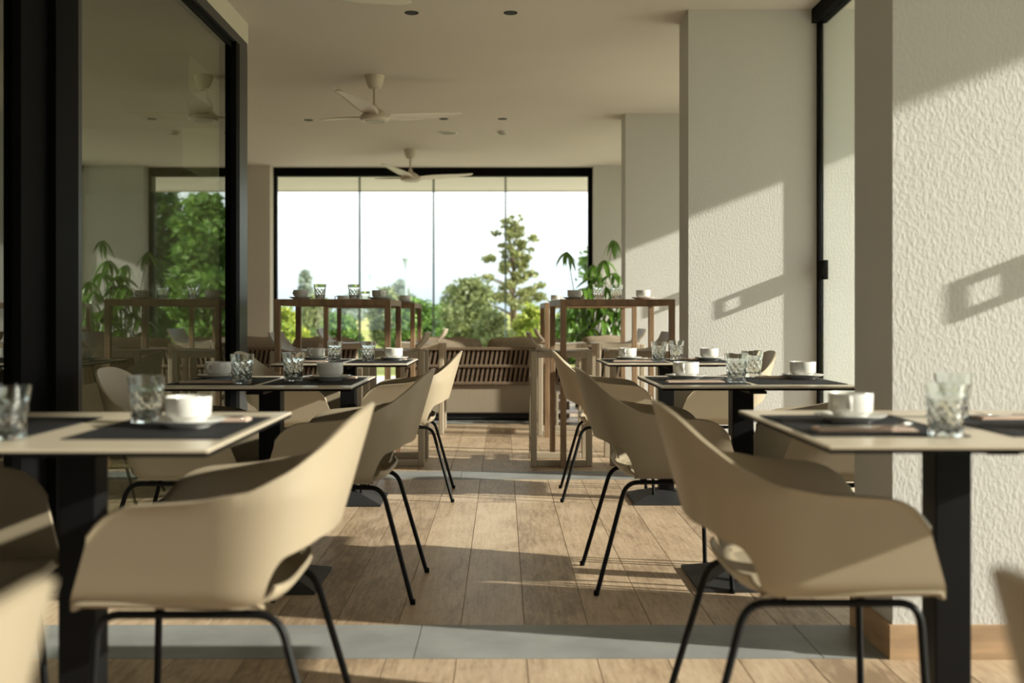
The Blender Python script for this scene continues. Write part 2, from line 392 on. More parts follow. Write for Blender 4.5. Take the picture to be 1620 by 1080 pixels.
# smoked glass partition to the inner room
FT = 2.75
w6 = empty('window_6', (GLW, 6.90, 0)); structure(w6, 'black framed smoked glass wall reflecting the dining room', 'window')
MB().box(-0.10, 0.0, -3.0, 0, FT-0.06, FT).build('top_rail', 'graphite', w6)
MB().box(-0.07, -0.02, -2.90, -0.27, FT-0.10, FT-0.06).build('sash_rail', 'black', w6)
MB().box(-0.10, 0.0, -2.74, 0, 0, 0.09).build('bottom_rail', 'black', w6)
MB().box(-0.10, 0.004, -0.30, -0.21, 0, FT-0.06).build('end_stile', 'black', w6)
MB().box(-0.10, 0.002, -0.208, 0.0, 0, FT-0.06).build('end_post', 'graphite', w6)
MB().box(-0.056, -0.030, -2.74, -0.30, 0.09, FT-0.10).build('pane', 'glassL', w6)
w7 = empty('window_7', (GLW, 3.66, 0)); structure(w7, 'smoked glass door leaf at the left edge with black stiles', 'window')
MB().box(-0.10, 0.0, 0.0, 0.21, 0, FT).build('lock_stile', 'black', w7)
MB().box(-0.09, 0.03, 0.214, 0.42, 0, FT).build('meeting_stile', 'black', w7)
MB().box(-0.085, 0.012, 0.42, 0.50, 0, FT).build('stile_cover', 'graphite', w7)
MB().box(-0.10, 0.0, -3.3, 0.0, FT-0.06, FT).build('top_rail', 'black', w7)
MB().box(-0.10, 0.0, -3.3, 0.0, 0, 0.09).build('bottom_rail', 'black', w7)
MB().box(-0.056, -0.030, -3.3, 0.0, 0.09, FT-0.06).build('pane', 'glassL', w7)
structure(MB().box(-1.76, GLW, -4.0, 6.93, FT, CEIL).build('trim_1', 'wall'), 'pale lintel above the smoked glass wall', 'lintel')

# ------------------------------------------------------------------ ceiling fittings
def make_fan():
    root = empty('ceiling_fan')
    MB().lathe([(0, 0), (0.078, 0), (0.074, -0.014), (0.066, -0.05), (0.048, -0.095), (0.030, -0.105), (0, -0.105)], 28).build('canopy', 'fan', root, True, 40)
    MB().lathe([(0.012, -0.10), (0.012, -0.215), (0.022, -0.222), (0.026, -0.25), (0.05, -0.265)], 16).build('down_rod', 'fan', root, True, 40)
    MB().lathe([(0, -0.255), (0.05, -0.262), (0.085, -0.285), (0.112, -0.315), (0.116, -0.335), (0.105, -0.352), (0.082, -0.357), (0.078, -0.352), (0, -0.352)], 32).build('motor_housing', 'fan', root, True, 40)
    MB().lathe([(0, -0.3515), (0.076, -0.3515), (0.070, -0.358), (0, -0.360)], 32).build('diffuser', 'fandisc', root, True, 40)
    n = 18; top, bot = [], []
    for i in range(n+1):
        t = i/n; r = 0.09+0.62*t
        w = (0.050+0.056*math.sin(PI*min(1, t*1.15)**0.8)*(1-0.25*t))*(1.0 if t < 0.93 else math.sqrt(max(0.02, 1-((t-0.93)/0.075)**2)))
        tw = -math.radians(9-3*t); zc = -0.315+0.055*t
        swp = 0.035*math.sin(PI*t)
        a, b = [], []
        for j in range(7):
            q = (j/6-0.5)*2
            y = q*w; cam_ = 0.008*(1-q*q); th = 0.0035*(1-0.8*q*q)
            yy = swp+y*math.cos(tw); zz = zc+y*math.sin(tw)+cam_
            a.append((r, yy, zz+th)); b.append((r, yy, zz-th))
        top.append(a); bot.append(b)
    mb = MB().grid(top).grid(bot)
    me = mb.mesh('blade', 'fan', True, fix=False)
    bm = bmesh.new(); bm.from_mesh(me)
    bmesh.ops.bridge_loops(bm, edges=[e for e in bm.edges if e.is_boundary]) 
    bmesh.ops.recalc_face_normals(bm, faces=bm.faces); bm.to_mesh(me); bm.free()
    for k in range(3):
        b = link('blade', me, root); b.rotation_euler = (0, 0, 2*PI*k/3)
    return root
fan = make_fan()
FANS = [((-0.92, 5.02), 52, 'ceiling fan with only a blade tip showing at the top edge'),
        ((-1.00, 8.41), 15, 'larger white three blade ceiling fan above the aisle'),
        ((-1.04, 12.15), 10, 'smaller distant white ceiling fan in front of the window')]
for i, ((x, y), a, lab) in enumerate(FANS):
    f = fan if i == 0 else copy_tree(fan)
    f.location = (x, y, CEIL); f.rotation_euler = (0, 0, math.radians(a)); tag(f, lab, 'ceiling fan', 'ceiling fans')
for (x, y, lab) in [(-0.564, 6.66, 'black recessed downlight under the nearest fan blade tip'), (0.05, 6.66, 'black recessed downlight alone near the top centre'),
                    (0.0, 10.24, 'small distant black downlight beside the white smoke detector'), (-1.86, 10.30, 'black downlight at the tip of the larger fan'),
                    (-0.56, 10.24, 'black downlight behind the larger fan blade'), (-1.86, 6.66, 'black downlight mirrored in the smoked glass')]:
    d = empty('downlight', (x, y, CEIL)); tag(d, lab, 'downlight', 'ceiling downlights')
    MB().lathe([(0.034, 0), (0.044, 0), (0.043, -0.003), (0.034, -0.003), (0.034, 0)], 24).build('ring', 'black', d)
    MB().lathe([(0, -0.0008), (0.034, -0.0008), (0.034, -0.002), (0, -0.002)], 24).build('cup', 'dark', d)
d = empty('smoke_detector', (0.0, 10.94, CEIL)); tag(d, 'small round white smoke detector on the ceiling', 'detector')
MB().lathe([(0, 0), (0.05, 0), (0.05, -0.008), (0.044, -0.022), (0, -0.026)], 24).build('housing', 'china', d, True, 40)
MB().lathe([(0.030, -0.0232), (0.034, -0.0232), (0.034, -0.0275), (0.030, -0.0275), (0.030, -0.0232)], 20).build('vent_ring', 'greyvent', d)
d = empty('ceiling_speaker', (-0.56, 11.02, CEIL)); tag(d, 'round grey ceiling speaker grille between the two fans', 'speaker')
MB().lathe([(0.085, 0), (0.105, 0), (0.103, -0.006), (0.085, -0.006), (0.085, 0)], 28).build('trim_ring', 'fan', d, True, 40)
MB().lathe([(0, -0.001), (0.085, -0.001), (0.083, -0.005), (0, -0.007)], 28).build('grille', 'greyvent', d)

# ------------------------------------------------------------------ dining chair
def lerp_tab(tab, x):
    for (a, va), (b, vb) in zip(tab[:-1], tab[1:]):
        if x <= b or b == tab[-1][0]:
            t = min(1, max(0, (x-a)/(b-a))); t = t*t*(3-2*t) if False else t
            return va+(vb-va)*t
    return tab[-1][1]
ZS = 0.425
def u_plan(s, z):
    """point of the wrap: s = 0 front of one arm, 1 = middle of the back, height z"""
    dz = z-ZS
    hw = 0.232+0.26*min(dz, 0.22)-0.10*max(0, dz-0.22); xf = 0.264-0.36*dz; xr = -0.205-0.29*max(0, dz)
    x_turn = -0.035-0.10*dz
    if s < 0.46:
        return Vector((xf+(x_turn-xf)*(s/0.46), hw*(1-0.05*(1-s/0.46)), z))
    a = (s-0.46)/0.54*PI/2; p = 2/2.55
    return Vector((x_turn+(xr-x_turn)*math.sin(a)**p, hw*math.cos(a)**p if a < PI/2-1e-6 else 0.0, z))
def z_top(s):
    x = u_plan(s, 0.70)[0]
    tab = [(-0.30, 0.808), (-0.283, 0.805), (-0.265, 0.785), (-0.235, 0.742), (-0.19, 0.698), (-0.12, 0.660), (-0.02, 0.640), (0.10, 0.630), (0.26, 0.622)]
    z = lerp_tab(tab, x)
    if s < 0.15: z -= 0.062*(1-math.sqrt(max(0, 1-(1-s/0.15)**2)))
    return z
def z_bot(s):
    if s <= 0.605: return ZS-0.012
    t = min(1, (s-0.605)/0.075); u = min(1, (s-0.605)/0.24)
    return ZS-0.012+0.098*math.sqrt(1-(1-t)**2)+0.034*u
def make_chair():
    root = empty('dining_chair')
    NS, NV = 84, 16
    ss = [0.5-0.5*math.cos(PI*i/NS) if False else i/NS for i in range(NS+1)]
    tops = [z_top(s) for s in ss]
    for _ in range(5): tops = [tops[0]]+[(tops[i-1]+2*tops[i]+tops[i+1])/4 for i in range(1, NS)]+[tops[NS]]
    rows = []
    for side in (1, -1):
        rng = range(NS+1) if side == 1 else range(NS-1, -1, -1)
        for i in rng:
            s = ss[i]; zb, zt = z_bot(s), tops[i]; r = []
            for j in range(NV+1):
                v = j/NV; z = zb+(zt-zb)*v; p = u_plan(s, z)
                tuck = 0.020*max(0, 1-(z-ZS+0.012)/0.035)**2 if s < 0.62 else 0.0
                y = p.y-tuck
                if v > 0.9 and s < 0.5: y += 0.004*((v-0.9)/0.1)**2
                r.append((p.x, side*y, z))
            rows.append(r)
    bm = bmesh.new(); mb = MB().grid(rows); me = mb.mesh('back_shell', 'shell', True, fix=True)
    bm.from_mesh(me)
    bmesh.ops.recalc_face_normals(bm, faces=bm.faces)
    bmesh.ops.solidify(bm, geom=list(bm.faces), thickness=0.008)
    bm.to_mesh(me); bm.free(); me.shade_smooth(); me.set_sharp_from_angle(angle=math.radians(55))
    link('back_shell', me, root)
    # seat
    prof = [(0.262, 0.411, 0.215), (0.258, 0.424, 0.222), (0.240, 0.432, 0.224), (0.15, 0.431, 0.222), (0.05, 0.427, 0.219), (-0.05, 0.422, 0.214), (-0.09, 0.420, 0.208),
            (-0.120, 0.421, 0.206), (-0.140, 0.426, 0.204), (-0.154, 0.438, 0.200), (-0.160, 0.452, 0.196)]
    # refine profile
    def crom(P, n=4):
        out = []
        for i in range(len(P)-1):
            p0, p1, p2, p3 = P[max(0, i-1)], P[i], P[i+1], P[min(len(P)-1, i+2)]
            for k in range(n):
                t = k/n
                out.append(tuple(0.5*((2*b)+(-a+c)*t+(2*a-5*b+4*c-d)*t*t+(-a+3*b-3*c+d)*t**3) for a, b, c, d in zip(p0, p1, p2, p3)))
        return out+[P[-1]]
    rows = []
    for (x, z, hw) in crom(prof, 3):
        r = []
        for j in range(19):
            q = (j/18-0.5)*2
            flat = max(0.0, min(1.0, (x+0.15)/0.10))
            zz = z-0.012*(1-q*q)*flat
            xx = x+(0.022*q**4 if x < -0.11 else 0)
            if x < -0.11: zz += 0.006*q**4
            r.append((xx, q*hw, zz))
        rows.append(r)
    me = MB().grid(rows).mesh('seat', 'shell', True)
    bm = bmesh.new(); bm.from_mesh(me); bmesh.ops.recalc_face_normals(bm, faces=bm.faces)
    bmesh.ops.solidify(bm, geom=list(bm.faces), thickness=0.007); bm.to_mesh(me); bm.free(); me.shade_smooth(); me.set_sharp_from_angle(angle=math.radians(55))
    link('seat', me, root)
    # steel frame: on either side a rail under the seat with a bent front and rear leg
    R = 0.0085; zr = 0.399
    for sgn in (1, -1):
        y0 = 0.196*sgn
        def bend(p, c, q, n=6):
            p, c, q = Vector(p), Vector(c), Vector(q)
            return [(1-t)**2*p+2*t*(1-t)*c+t*t*q for t in [k/n for k in range(n+1)]]
        cf = Vector((0.215, y0, zr)); ff = Vector((0.232, 0.222*sgn, 0.0)); cr = Vector((-0.150, y0, zr)); fr = Vector((-0.262, 0.232*sgn, 0.0))
        def leg(c, foot, inward):
            d = (foot-c).normalized(); a = c+Vector((inward*0.045, 0, 0)); b = c+d*0.05
            return bend(a, c, b)+[foot]
        for c_, f_, d_ in ((cf, ff, -1), (cr, fr, 1)):
            lg = MB().tube(leg(c_, f_, d_), R, 10).build('leg', 'steel', root, True, 50)
            MB().lathe([(0, 0.0), (0.0085, 0.0), (0.0098, 0.003), (0.0096, 0.016), (0.0086, 0.018)], 12, f_).build('foot_cap', 'black', lg, True, 50)
        MB().tube([(0.175, y0, zr), (-0.11, y0, zr)], R*0.98, 10).build('frame_rail', 'steel', root, True, 50)
    for x in (0.10, -0.08):
        MB().tube([(x, -0.19, zr+0.001), (x, 0.19, zr+0.001)], 0.007, 8).build('cross_bar', 'steel', root, True, 50)
    return root
chair = make_chair()
WALL = 'by the glass wall'; PIL = 'by the plaster pillars'
CHAIRS = [  # x, y, facing angle (deg), label
    (-0.600, 2.36, 180, 'large sand plastic armchair, whole side showing, at near table by the glass wall'),
    (-0.565, 3.97, 178, 'sand plastic armchair on the aisle side of the middle table by the glass wall'),
    (-0.538, 6.00, 182, 'sand plastic armchair on the aisle side of the far table by the glass wall'),
    (0.660, 2.45, 0, 'large shaded sand plastic armchair, whole side showing, at near table by the pillars'),
    (0.590, 4.09, 2, 'sand plastic armchair on the aisle side of the middle table by the pillars'),
    (0.590, 6.00, -2, 'sand plastic armchair on the aisle side of the far table by the pillars'),
    (-1.310, 2.33, 0, 'dark shaded armchair cut by the left edge under the near table'),
    (-1.190, 4.05, 0, 'sand plastic armchair with back against the smoked glass at the middle table'),
    (-1.145, 5.90, 0, 'sand plastic armchair beside the end post of the smoked glass at the far table'),
    (1.225, 4.02, 180, 'sand plastic armchair tucked behind the nearest pillar at the middle table'),
    (1.205, 6.02, 180, 'sand plastic armchair on the pillar side of the far table'),
    (-0.650, 0.72, 180, 'blurred sand armchair back in the bottom left corner'),
    (0.700, 0.76, 0, 'blurred shaded armchair back in the bottom right corner'),
]
for i, (x, y, a, lab) in enumerate(CHAIRS):
    c = chair if i == 0 else copy_tree(chair)
    c.location = (x, y, 0); c.rotation_euler = (0, 0, math.radians(a)); tag(c, lab, 'chair', 'sand plastic armchairs at the dining tables')

# ------------------------------------------------------------------ dining tables
TZ = 0.755
def make_table(w, d):
    root = empty('dining_table')
    MB().bbox(-w/2, w/2, -d/2, d/2, TZ-0.006, TZ, 0.0015, 1).build('table_top', 'top', root)
    MB().bbox(-w/2+0.0005, w/2-0.0005, -d/2+0.0005, d/2-0.0005, TZ-0.0135, TZ-0.0061, 0.002, 1).build('top_core', 'black', root)
    MB().box(-0.16, 0.16, -0.16, 0.16, TZ-0.020, TZ-0.0137).box(-0.28, 0.28, -0.03, 0.03, TZ-0.030, TZ-0.020).box(-0.03, 0.03, -0.28, 0.28, TZ-0.030, TZ-0.0201).build('top_bracket', 'steel', root)
    MB().bbox(-0.040, 0.040, -0.040, 0.040, 0.05, TZ-0.030, 0.003, 2).build('column', 'steel', root)
    b = 0.195; t = 0.046
    vs = [(-b,-b,0),(b,-b,0),(b,b,0),(-b,b,0),(-b,-b,0.012),(b,-b,0.012),(b,b,0.012),(-b,b,0.012),(-t,-t,0.06),(t,-t,0.06),(t,t,0.06),(-t,t,0.06)]
    MB().add(vs, [(3,2,1,0),(0,1,5,4),(1,2,6,5),(2,3,7,6),(3,0,4,7),(4,5,9,8),(5,6,10,9),(6,7,11,10),(7,4,8,11),(8,9,10,11)]).build('base', 'iron', root)
    return root
big, small = make_table(0.76, 0.78), make_table(0.70, 0.70)
TABLES = {  # key: centre, mesh kind, phrase
    'L1': ((-0.920, 2.36), 'big', 'near table by the glass wall'),
    'L2': ((-0.870, 4.05), 'small', 'middle table by the glass wall'),
    'L3': ((-0.835, 5.83), 'small', 'far table by the glass wall'),
    'R1': ((0.995, 2.41), 'big', 'near table by the pillars'),
    'R2': ((0.905, 4.08), 'small', 'middle table by the pillars'),
    'R3': ((0.892, 5.87), 'small', 'far table by the pillars'),
}
TLAB = {'L1': 'nearest dining table by the glass wall, cut by the left edge', 'L2': 'middle dining table by the glass wall on a black pedestal',
        'L3': 'farthest dining table by the glass wall on a black pedestal', 'R1': 'nearest dining table by the pillars, cut by the right edge',
        'R2': 'middle dining table behind the nearest pillar on a black pedestal', 'R3': 'farthest dining table by the pillars on a black pedestal'}
used = {'big': False, 'small': False}
for k, ((x, y), kind, ph) in TABLES.items():
    src = big if kind == 'big' else small
    t = copy_tree(src) if used[kind] else src; used[kind] = True
    t.location = (x, y, 0); tag(t, TLAB[k], 'table', 'square pedestal dining tables')

# ------------------------------------------------------------------ tableware
def make_cup():
    root = empty('coffee_cup')
    MB().lathe([(0, 0.002), (0.030, 0.002), (0.031, 0), (0.034, 0), (0.036, 0.003), (0.040, 0.013), (0.0415, 0.0155), (0.0465, 0.0165), (0.0485, 0.020), (0.0500, 0.058), (0.0493, 0.060),
                (0.0475, 0.060), (0.0465, 0.058), (0.0445, 0.022), (0.036, 0.010), (0.02, 0.007), (0, 0.0065)], 36).build('cup_body', 'china', root, True, 35)
    pts = [(0.046, 0, 0.052), (0.058, 0, 0.0535), (0.068, 0, 0.050), (0.072, 0, 0.041), (0.069, 0, 0.031), (0.060, 0, 0.025), (0.046, 0, 0.023)]
    mb = MB().tube(pts, 0.0042, 8); mb.v = [(x, y*1.5, z) for (x, y, z) in mb.v]
    mb.build('handle', 'china', root, True, 60)
    return root
def make_saucer():
    root = empty('saucer')
    MB().lathe([(0, 0.002), (0.040, 0.002), (0.042, 0), (0.045, 0), (0.047, 0.003), (0.070, 0.011), (0.0795, 0.0165), (0.0798, 0.018), (0.0785, 0.0185), (0.068, 0.0140), (0.048, 0.0075), (0.038, 0.0065), (0, 0.0065)], 40).build('plate', 'china', root, True, 50)
    MB().lathe([(0.0375, 0.0064), (0.0380, 0.0078), (0.0395, 0.0078), (0.0402, 0.0067)], 36).build('well_ring', 'china', root, True, 50)
    return root
def tumbler_mesh():
    n = 48; H = 0.105; rows = []
    def rad(z): return 0.034+0.0095*(z/H)**1.1
    nz = 26
    vs, fs = [], []
    outer = []
    for i in range(nz+1):
        z = H*i/nz; r0 = rad(z); ring = []
        for k in range(n):
            a = 2*PI*k/n; amp = 0.0
            if 0.006 < z < 0.080:
                env = min(1, (z-0.006)/0.008, (0.080-z)/0.006)
                u = a*10/(2*PI)+z/0.030; w = a*10/(2*PI)-z/0.030
                amp = env*(0.0034*abs(2*(u-math.floor(u))-1)+0.0016*abs(2*(w-math.floor(w))-1))
            r = r0-amp
            ring.append(len(vs)); vs.append((r*math.cos(a), r*math.sin(a), z))
        outer.append(ring)
    inner = []
    for i in range(9):
        z = 0.014+(H-0.014)*i/8; r = rad(z)-0.0064+0.0046*(i/8); ring = []
        if i == 0: r *= 0.86
        if i == 8: z = H
        for k in range(n):
            a = 2*PI*k/n; ring.append(len(vs)); vs.append((r*math.cos(a), r*math.sin(a), z))
        inner.append(ring)
    seq = outer+inner[::-1]
    for A, B in zip(seq[:-1], seq[1:]):
        for k in range(n): fs.append((A[k], A[(k+1) % n], B[(k+1) % n], B[k]))
    c0 = len(vs); vs.append((0, 0, 0)); c1 = len(vs); vs.append((0, 0, 0.012))
    for k in range(n):
        fs.append((c0, outer[0][(k+1) % n], outer[0][k])); fs.append((c1, inner[0][k], inner[0][(k+1) % n]))
    return MB().add(vs, fs).mesh('tumbler', 'crystal', True, 22)
def make_fork():
    m = MB(); T = 0.002
    n = [(-0.098, 0.0045), (-0.085, 0.0052), (-0.02, 0.0026), (0.03, 0.0025), (0.045, 0.0065), (0.058, 0.0105), (0.066, 0.0108)]
    m.grid([[(x, -w, 0.0015+0.002*math.sin((x+0.1)*16)), (x, w, 0.0015+0.002*math.sin((x+0.1)*16))] for x, w in n])
    for q in (-0.0082, -0.0027, 0.0027, 0.0082):
        m.grid([[(0.066+d, q-0.0018+0.0006*k, 0.003+0.002*k), (0.066+d, q+0.0018-0.0006*k, 0.003+0.002*k)] for k, d in enumerate((0, 0.018, 0.036))])
    me = m.mesh('fork', 'cutlery', True); bm = bmesh.new(); bm.from_mesh(me); bmesh.ops.solidify(bm, geom=list(bm.faces), thickness=0.0014); bm.to_mesh(me); bm.free(); return me
def make_knife():
    m = MB(); m.bbox(-0.105, -0.005, -0.005, 0.005, 0.0, 0.004, 0.0016, 2)
    m.grid([[(-0.008, -0.0055, 0.0018), (-0.008, 0.006, 0.0018)], [(0.03, -0.006, 0.0018), (0.03, 0.010, 0.0014)], [(0.075, -0.006, 0.0018), (0.075, 0.0095, 0.0012)], [(0.10, -0.002, 0.0016), (0.10, 0.004, 0.0013)], [(0.107, 0.001, 0.0015), (0.107, 0.002, 0.0013)]])
    me = m.mesh('knife', 'cutlery', True, 40); return me
def napkin_mesh():
    m = MB()
    m.bbox(-0.105, 0.105, -0.030, 0.030, 0.0, 0.0035, 0.001, 1).bbox(-0.102, 0.098, -0.028, 0.026, 0.0035, 0.0065, 0.001, 1)
    return m.mesh('napkin', 'napkin')
CUP, SAU, TUM, FORK, KNIFE, NAP = make_cup(), make_saucer(), tumbler_mesh(), make_fork(), make_knife(), napkin_mesh()
MAT = MB().bbox(-0.16, 0.16, -0.23, 0.23, 0.0, 0.0025, 0.001, 1).mesh('placemat', 'mat')
first = dict(c=True, s=True)
def put_cup(x, y, z, rz, lab, sub):
    s = SAU if first['s'] else copy_tree(SAU); first['s'] = False
    s.location = (x, y, z); tag(s, 'white china saucer '+sub, 'saucer', 'white saucers')
    c = CUP if first['c'] else copy_tree(CUP); first['c'] = False
    c.location = (x, y, z+0.0066); c.rotation_euler = (0, 0, rz); tag(c, lab, 'cup', 'white coffee cups')
def put_glass(x, y, z, lab):
    g = link('crystal_tumbler', TUM, None, (x, y, z)); g.rotation_euler = (0, 0, random.uniform(0, 6)); tag(g, lab, 'glass', 'cut crystal tumblers')
def setting(tk, aisle, cup, glass, extra=True, mat_y=None):
    """aisle: the place whose diner sits on the aisle. Diners at L tables' aisle place face -X."""
    (tx, ty), kind, ph = TABLES[tk]
    left = tk[0] == 'L'
    face = 180 if (left == aisle) else 0        # facing +X (0) or -X (180)
    sgn = 1 if face == 0 else -1
    hw = 0.38 if kind == 'big' else 0.35
    mx, my = tx-sgn*(hw-0.017-0.16), ty
    pl = ('aisle place of the ' if aisle else ('glass side place of the ' if left else 'pillar side place of the '))+ph
    m = link('placemat', MAT, None, (mx, my, TZ)); tag(m, 'dark woven placemat at the '+pl, 'placemat', 'dark placemats')
    z = TZ+0.0026
    put_cup(cup[0], cup[1], z, math.radians(-90+face-20), 'white coffee cup at the '+pl, 'at the '+pl)
    put_glass(glass[0], glass[1], z, 'cut crystal tumbler at the '+pl)
    def rel(x, y): return (mx+sgn*x, my+sgn*y)
    a = math.radians(face)
    n = link('napkin', NAP, None, (*rel(-0.025, -0.130), z)); n.rotation_euler = (0, 0, a+0.03); tag(n, 'folded kraft napkin at the '+pl, 'napkin', 'folded napkins')
    f = link('fork', FORK, None, (*rel(-0.02, -0.122), z+0.0066)); f.rotation_euler = (0, 0, a+0.06); tag(f, 'steel fork at the '+pl, 'fork', 'steel forks')
    k = link('knife', KNIFE, None, (*rel(-0.01, -0.145), z+0.0066)); k.rotation_euler = (0, 0, a+0.02); tag(k, 'steel knife at the '+pl, 'knife', 'steel knives')
setting('R1', True, (0.800, 2.47), (0.905, 2.195))
setting('R1', False, (1.22, 2.33), (1.090, 2.60))
setting('R2', True, (0.705, 4.13), (0.865, 3.975))
setting('R2', False, (1.165, 4.17), (1.000, 4.30))
setting('R3', True, (0.690, 5.93), (0.840, 5.78))
setting('R3', False, (1.135, 5.90), (0.975, 6.03))
setting('L1', True, (-0.690, 2.36), (-0.818, 2.47))
setting('L1', False, (-1.17, 2.42), (-0.985, 2.14))
setting('L2', True, (-0.655, 4.08), (-0.790, 4.06))
setting('L2', False, (-1.095, 4.14), (-0.945, 3.90))
setting('L3', True, (-0.600, 5.93), (-0.735, 5.88))
setting('L3', False, (-1.03, 5.93), (-0.915, 5.86))

# ------------------------------------------------------------------ bar tables and stools
BZ = 1.112
def make_bar_table():
    root = empty('bar_table'); w = 0.38; s = 0.038
    MB().bbox(-w+s, w-s, -w+s, w-s, BZ-0.012, BZ, 0.001, 1).build('table_top', 'wood', root)
    for y0 in (-w, w-s): MB().bbox(-w+s, w-s, y0, y0+s, BZ-0.042, BZ, 0.002, 1).build('apron', 'wood', root)
    for x0 in (-w, w-s): MB().bbox(x0, x0+s, -w+s, w-s, BZ-0.042, BZ, 0.002, 1).build('apron', 'wood', root)
    for x0 in (-w, w-s):
        for y0 in (-w, w-s): MB().bbox(x0, x0+s, y0, y0+s, 0, BZ, 0.002, 1).build('leg', 'wood', root)
    return root
bt = make_bar_table()
BT = [(-1.114, 7.41, 0, 'nearer slender brown bar table on the glass wall side'), (-1.11, 9.32, 0, 'farther slender brown bar table on the glass wall side'),
      (0.742, 7.46, 3, 'nearer slender brown bar table on the pillar side'), (0.722, 9.24, 1, 'farther slender brown bar table on the pillar side')]
for i, (x, y, a, lab) in enumerate(BT):
    t = bt if i == 0 else copy_tree(bt); t.location = (x, y, 0); t.rotation_euler = (0, 0, math.radians(a)); tag(t, lab, 'bar table', 'slender bar tables')
def make_stool():
    root = empty('bar_stool'); hy = 0.205; s = 0.042; zt = 0.765
    for sg in (-1, 1):
        ya, yb = (sg*hy-s/2, sg*hy+s/2)
        for x0 in (-0.205, 0.205-s): MB().bbox(x0, x0+s, ya, yb, 0.0, zt, 0.006, 2).build('leg', 'stool', root)
        MB().bbox(-0.205+s, 0.205-s, ya, yb, 0.0, s, 0.006, 2).build('floor_rail', 'stool', root)
        MB().bbox(-0.205+s, 0.205-s, ya, yb, zt-s, zt, 0.006, 2).build('seat_rail', 'stool', root)
    MB().bbox(0.165, 0.200, -hy+s/2, hy-s/2, 0.27, 0.305, 0.005, 2).build('footrest', 'stool', root)
    P = [(0.213, 0.762), (0.205, 0.775), (0.12, 0.772), (0.0, 0.768), (-0.08, 0.772), (-0.135, 0.788), (-0.175, 0.815), (-0.203, 0.848), (-0.222, 0.893)]
    rows = []
    for i in range(len(P)-1):
        for k in range(4):
            t = k/4; p0, p1, p2, p3 = P[max(0, i-1)], P[i], P[i+1], P[min(len(P)-1, i+2)]
            x, z = [0.5*((2*b)+(-a+c)*t+(2*a-5*b+4*c-d)*t*t+(-a+3*b-3*c+d)*t**3) for a, b, c, d in zip(p0, p1, p2, p3)]
            rows.append((x, z))
    rows.append(P[-1])
    g = [[(x+(0.018*(q*q) if z > 0.80 else 0), q*(hy+s/2), z) for q in [j/6-1 for j in range(13)]] for (x, z) in rows]
    me = MB().grid(g).mesh('seat', 'stool', True); bm = bmesh.new(); bm.from_mesh(me); bmesh.ops.recalc_face_normals(bm, faces=bm.faces)
    bmesh.ops.solidify(bm, geom=list(bm.faces), thickness=0.014); bm.to_mesh(me); bm.free(); me.shade_smooth(); me.set_sharp_from_angle(angle=math.radians(50))
    link('seat', me, root)
    return root
st = make_stool()
GW, PS = 'glass wall side', 'pillar side'
ST = [(-0.725, 7.37, 180, 'sand bar stool on the aisle side of the nearer glass wall bar table'), (-1.345, 7.37, 0, 'sand bar stool beside the glass end post at the nearer bar table'),
      (-0.705, 9.35, 180, 'sand bar stool on the aisle side of the farther glass wall bar table'), (-1.365, 9.35, 0, 'sand bar stool at the outer side of the farther glass wall bar table'),
      (0.392, 7.36, 0, 'sand bar stool on the aisle side of the nearer pillar bar table'), (0.925, 7.42, 180, 'sand bar stool on the pillar side of the nearer bar table'),
      (0.500, 9.20, 0, 'sand bar stool on the aisle side of the farther pillar bar table'), (0.985, 9.20, 180, 'sand bar stool on the pillar side of the farther bar table')]
for i, (x, y, a, lab) in enumerate(ST):
    t = st if i == 0 else copy_tree(st); t.location = (x, y, 0); t.rotation_euler = (0, 0, math.radians(a)); tag(t, lab, 'stool', 'sand bar stools')
for (cx, cy, lab) in [(-1.37, 7.30, 'on the nearer glass wall bar table beside the window frame'), (-0.85, 7.40, 'on the nearer glass wall bar table toward the aisle'),
                      (0.495, 7.38, 'on the nearer pillar bar table toward the aisle'), (0.968, 7.40, 'on the nearer pillar bar table toward the pillar'),
                      (-0.84, 9.25, 'on the farther glass wall bar table toward the aisle'), (0.46, 9.15, 'on the farther pillar bar table toward the aisle'),
                      (-1.38, 9.30, 'on the farther glass wall bar table beside the window frame')]:
    put_cup(cx, cy, BZ, random.uniform(0, 6), 'white coffee cup '+lab, lab)
for (cx, cy, lab) in [(-1.24, 7.30, 'on the nearer glass wall bar table beside the window frame'), (-1.015, 7.35, 'on the nearer glass wall bar table toward the aisle'),
                      (0.655, 7.30, 'on the nearer pillar bar table toward the aisle'), (0.785, 7.40, 'on the nearer pillar bar table toward the pillar'),
                      (-1.20, 9.4, 'on the farther glass wall bar table beside the window frame')]:
    put_glass(cx, cy, BZ, 'cut crystal tumbler '+lab)

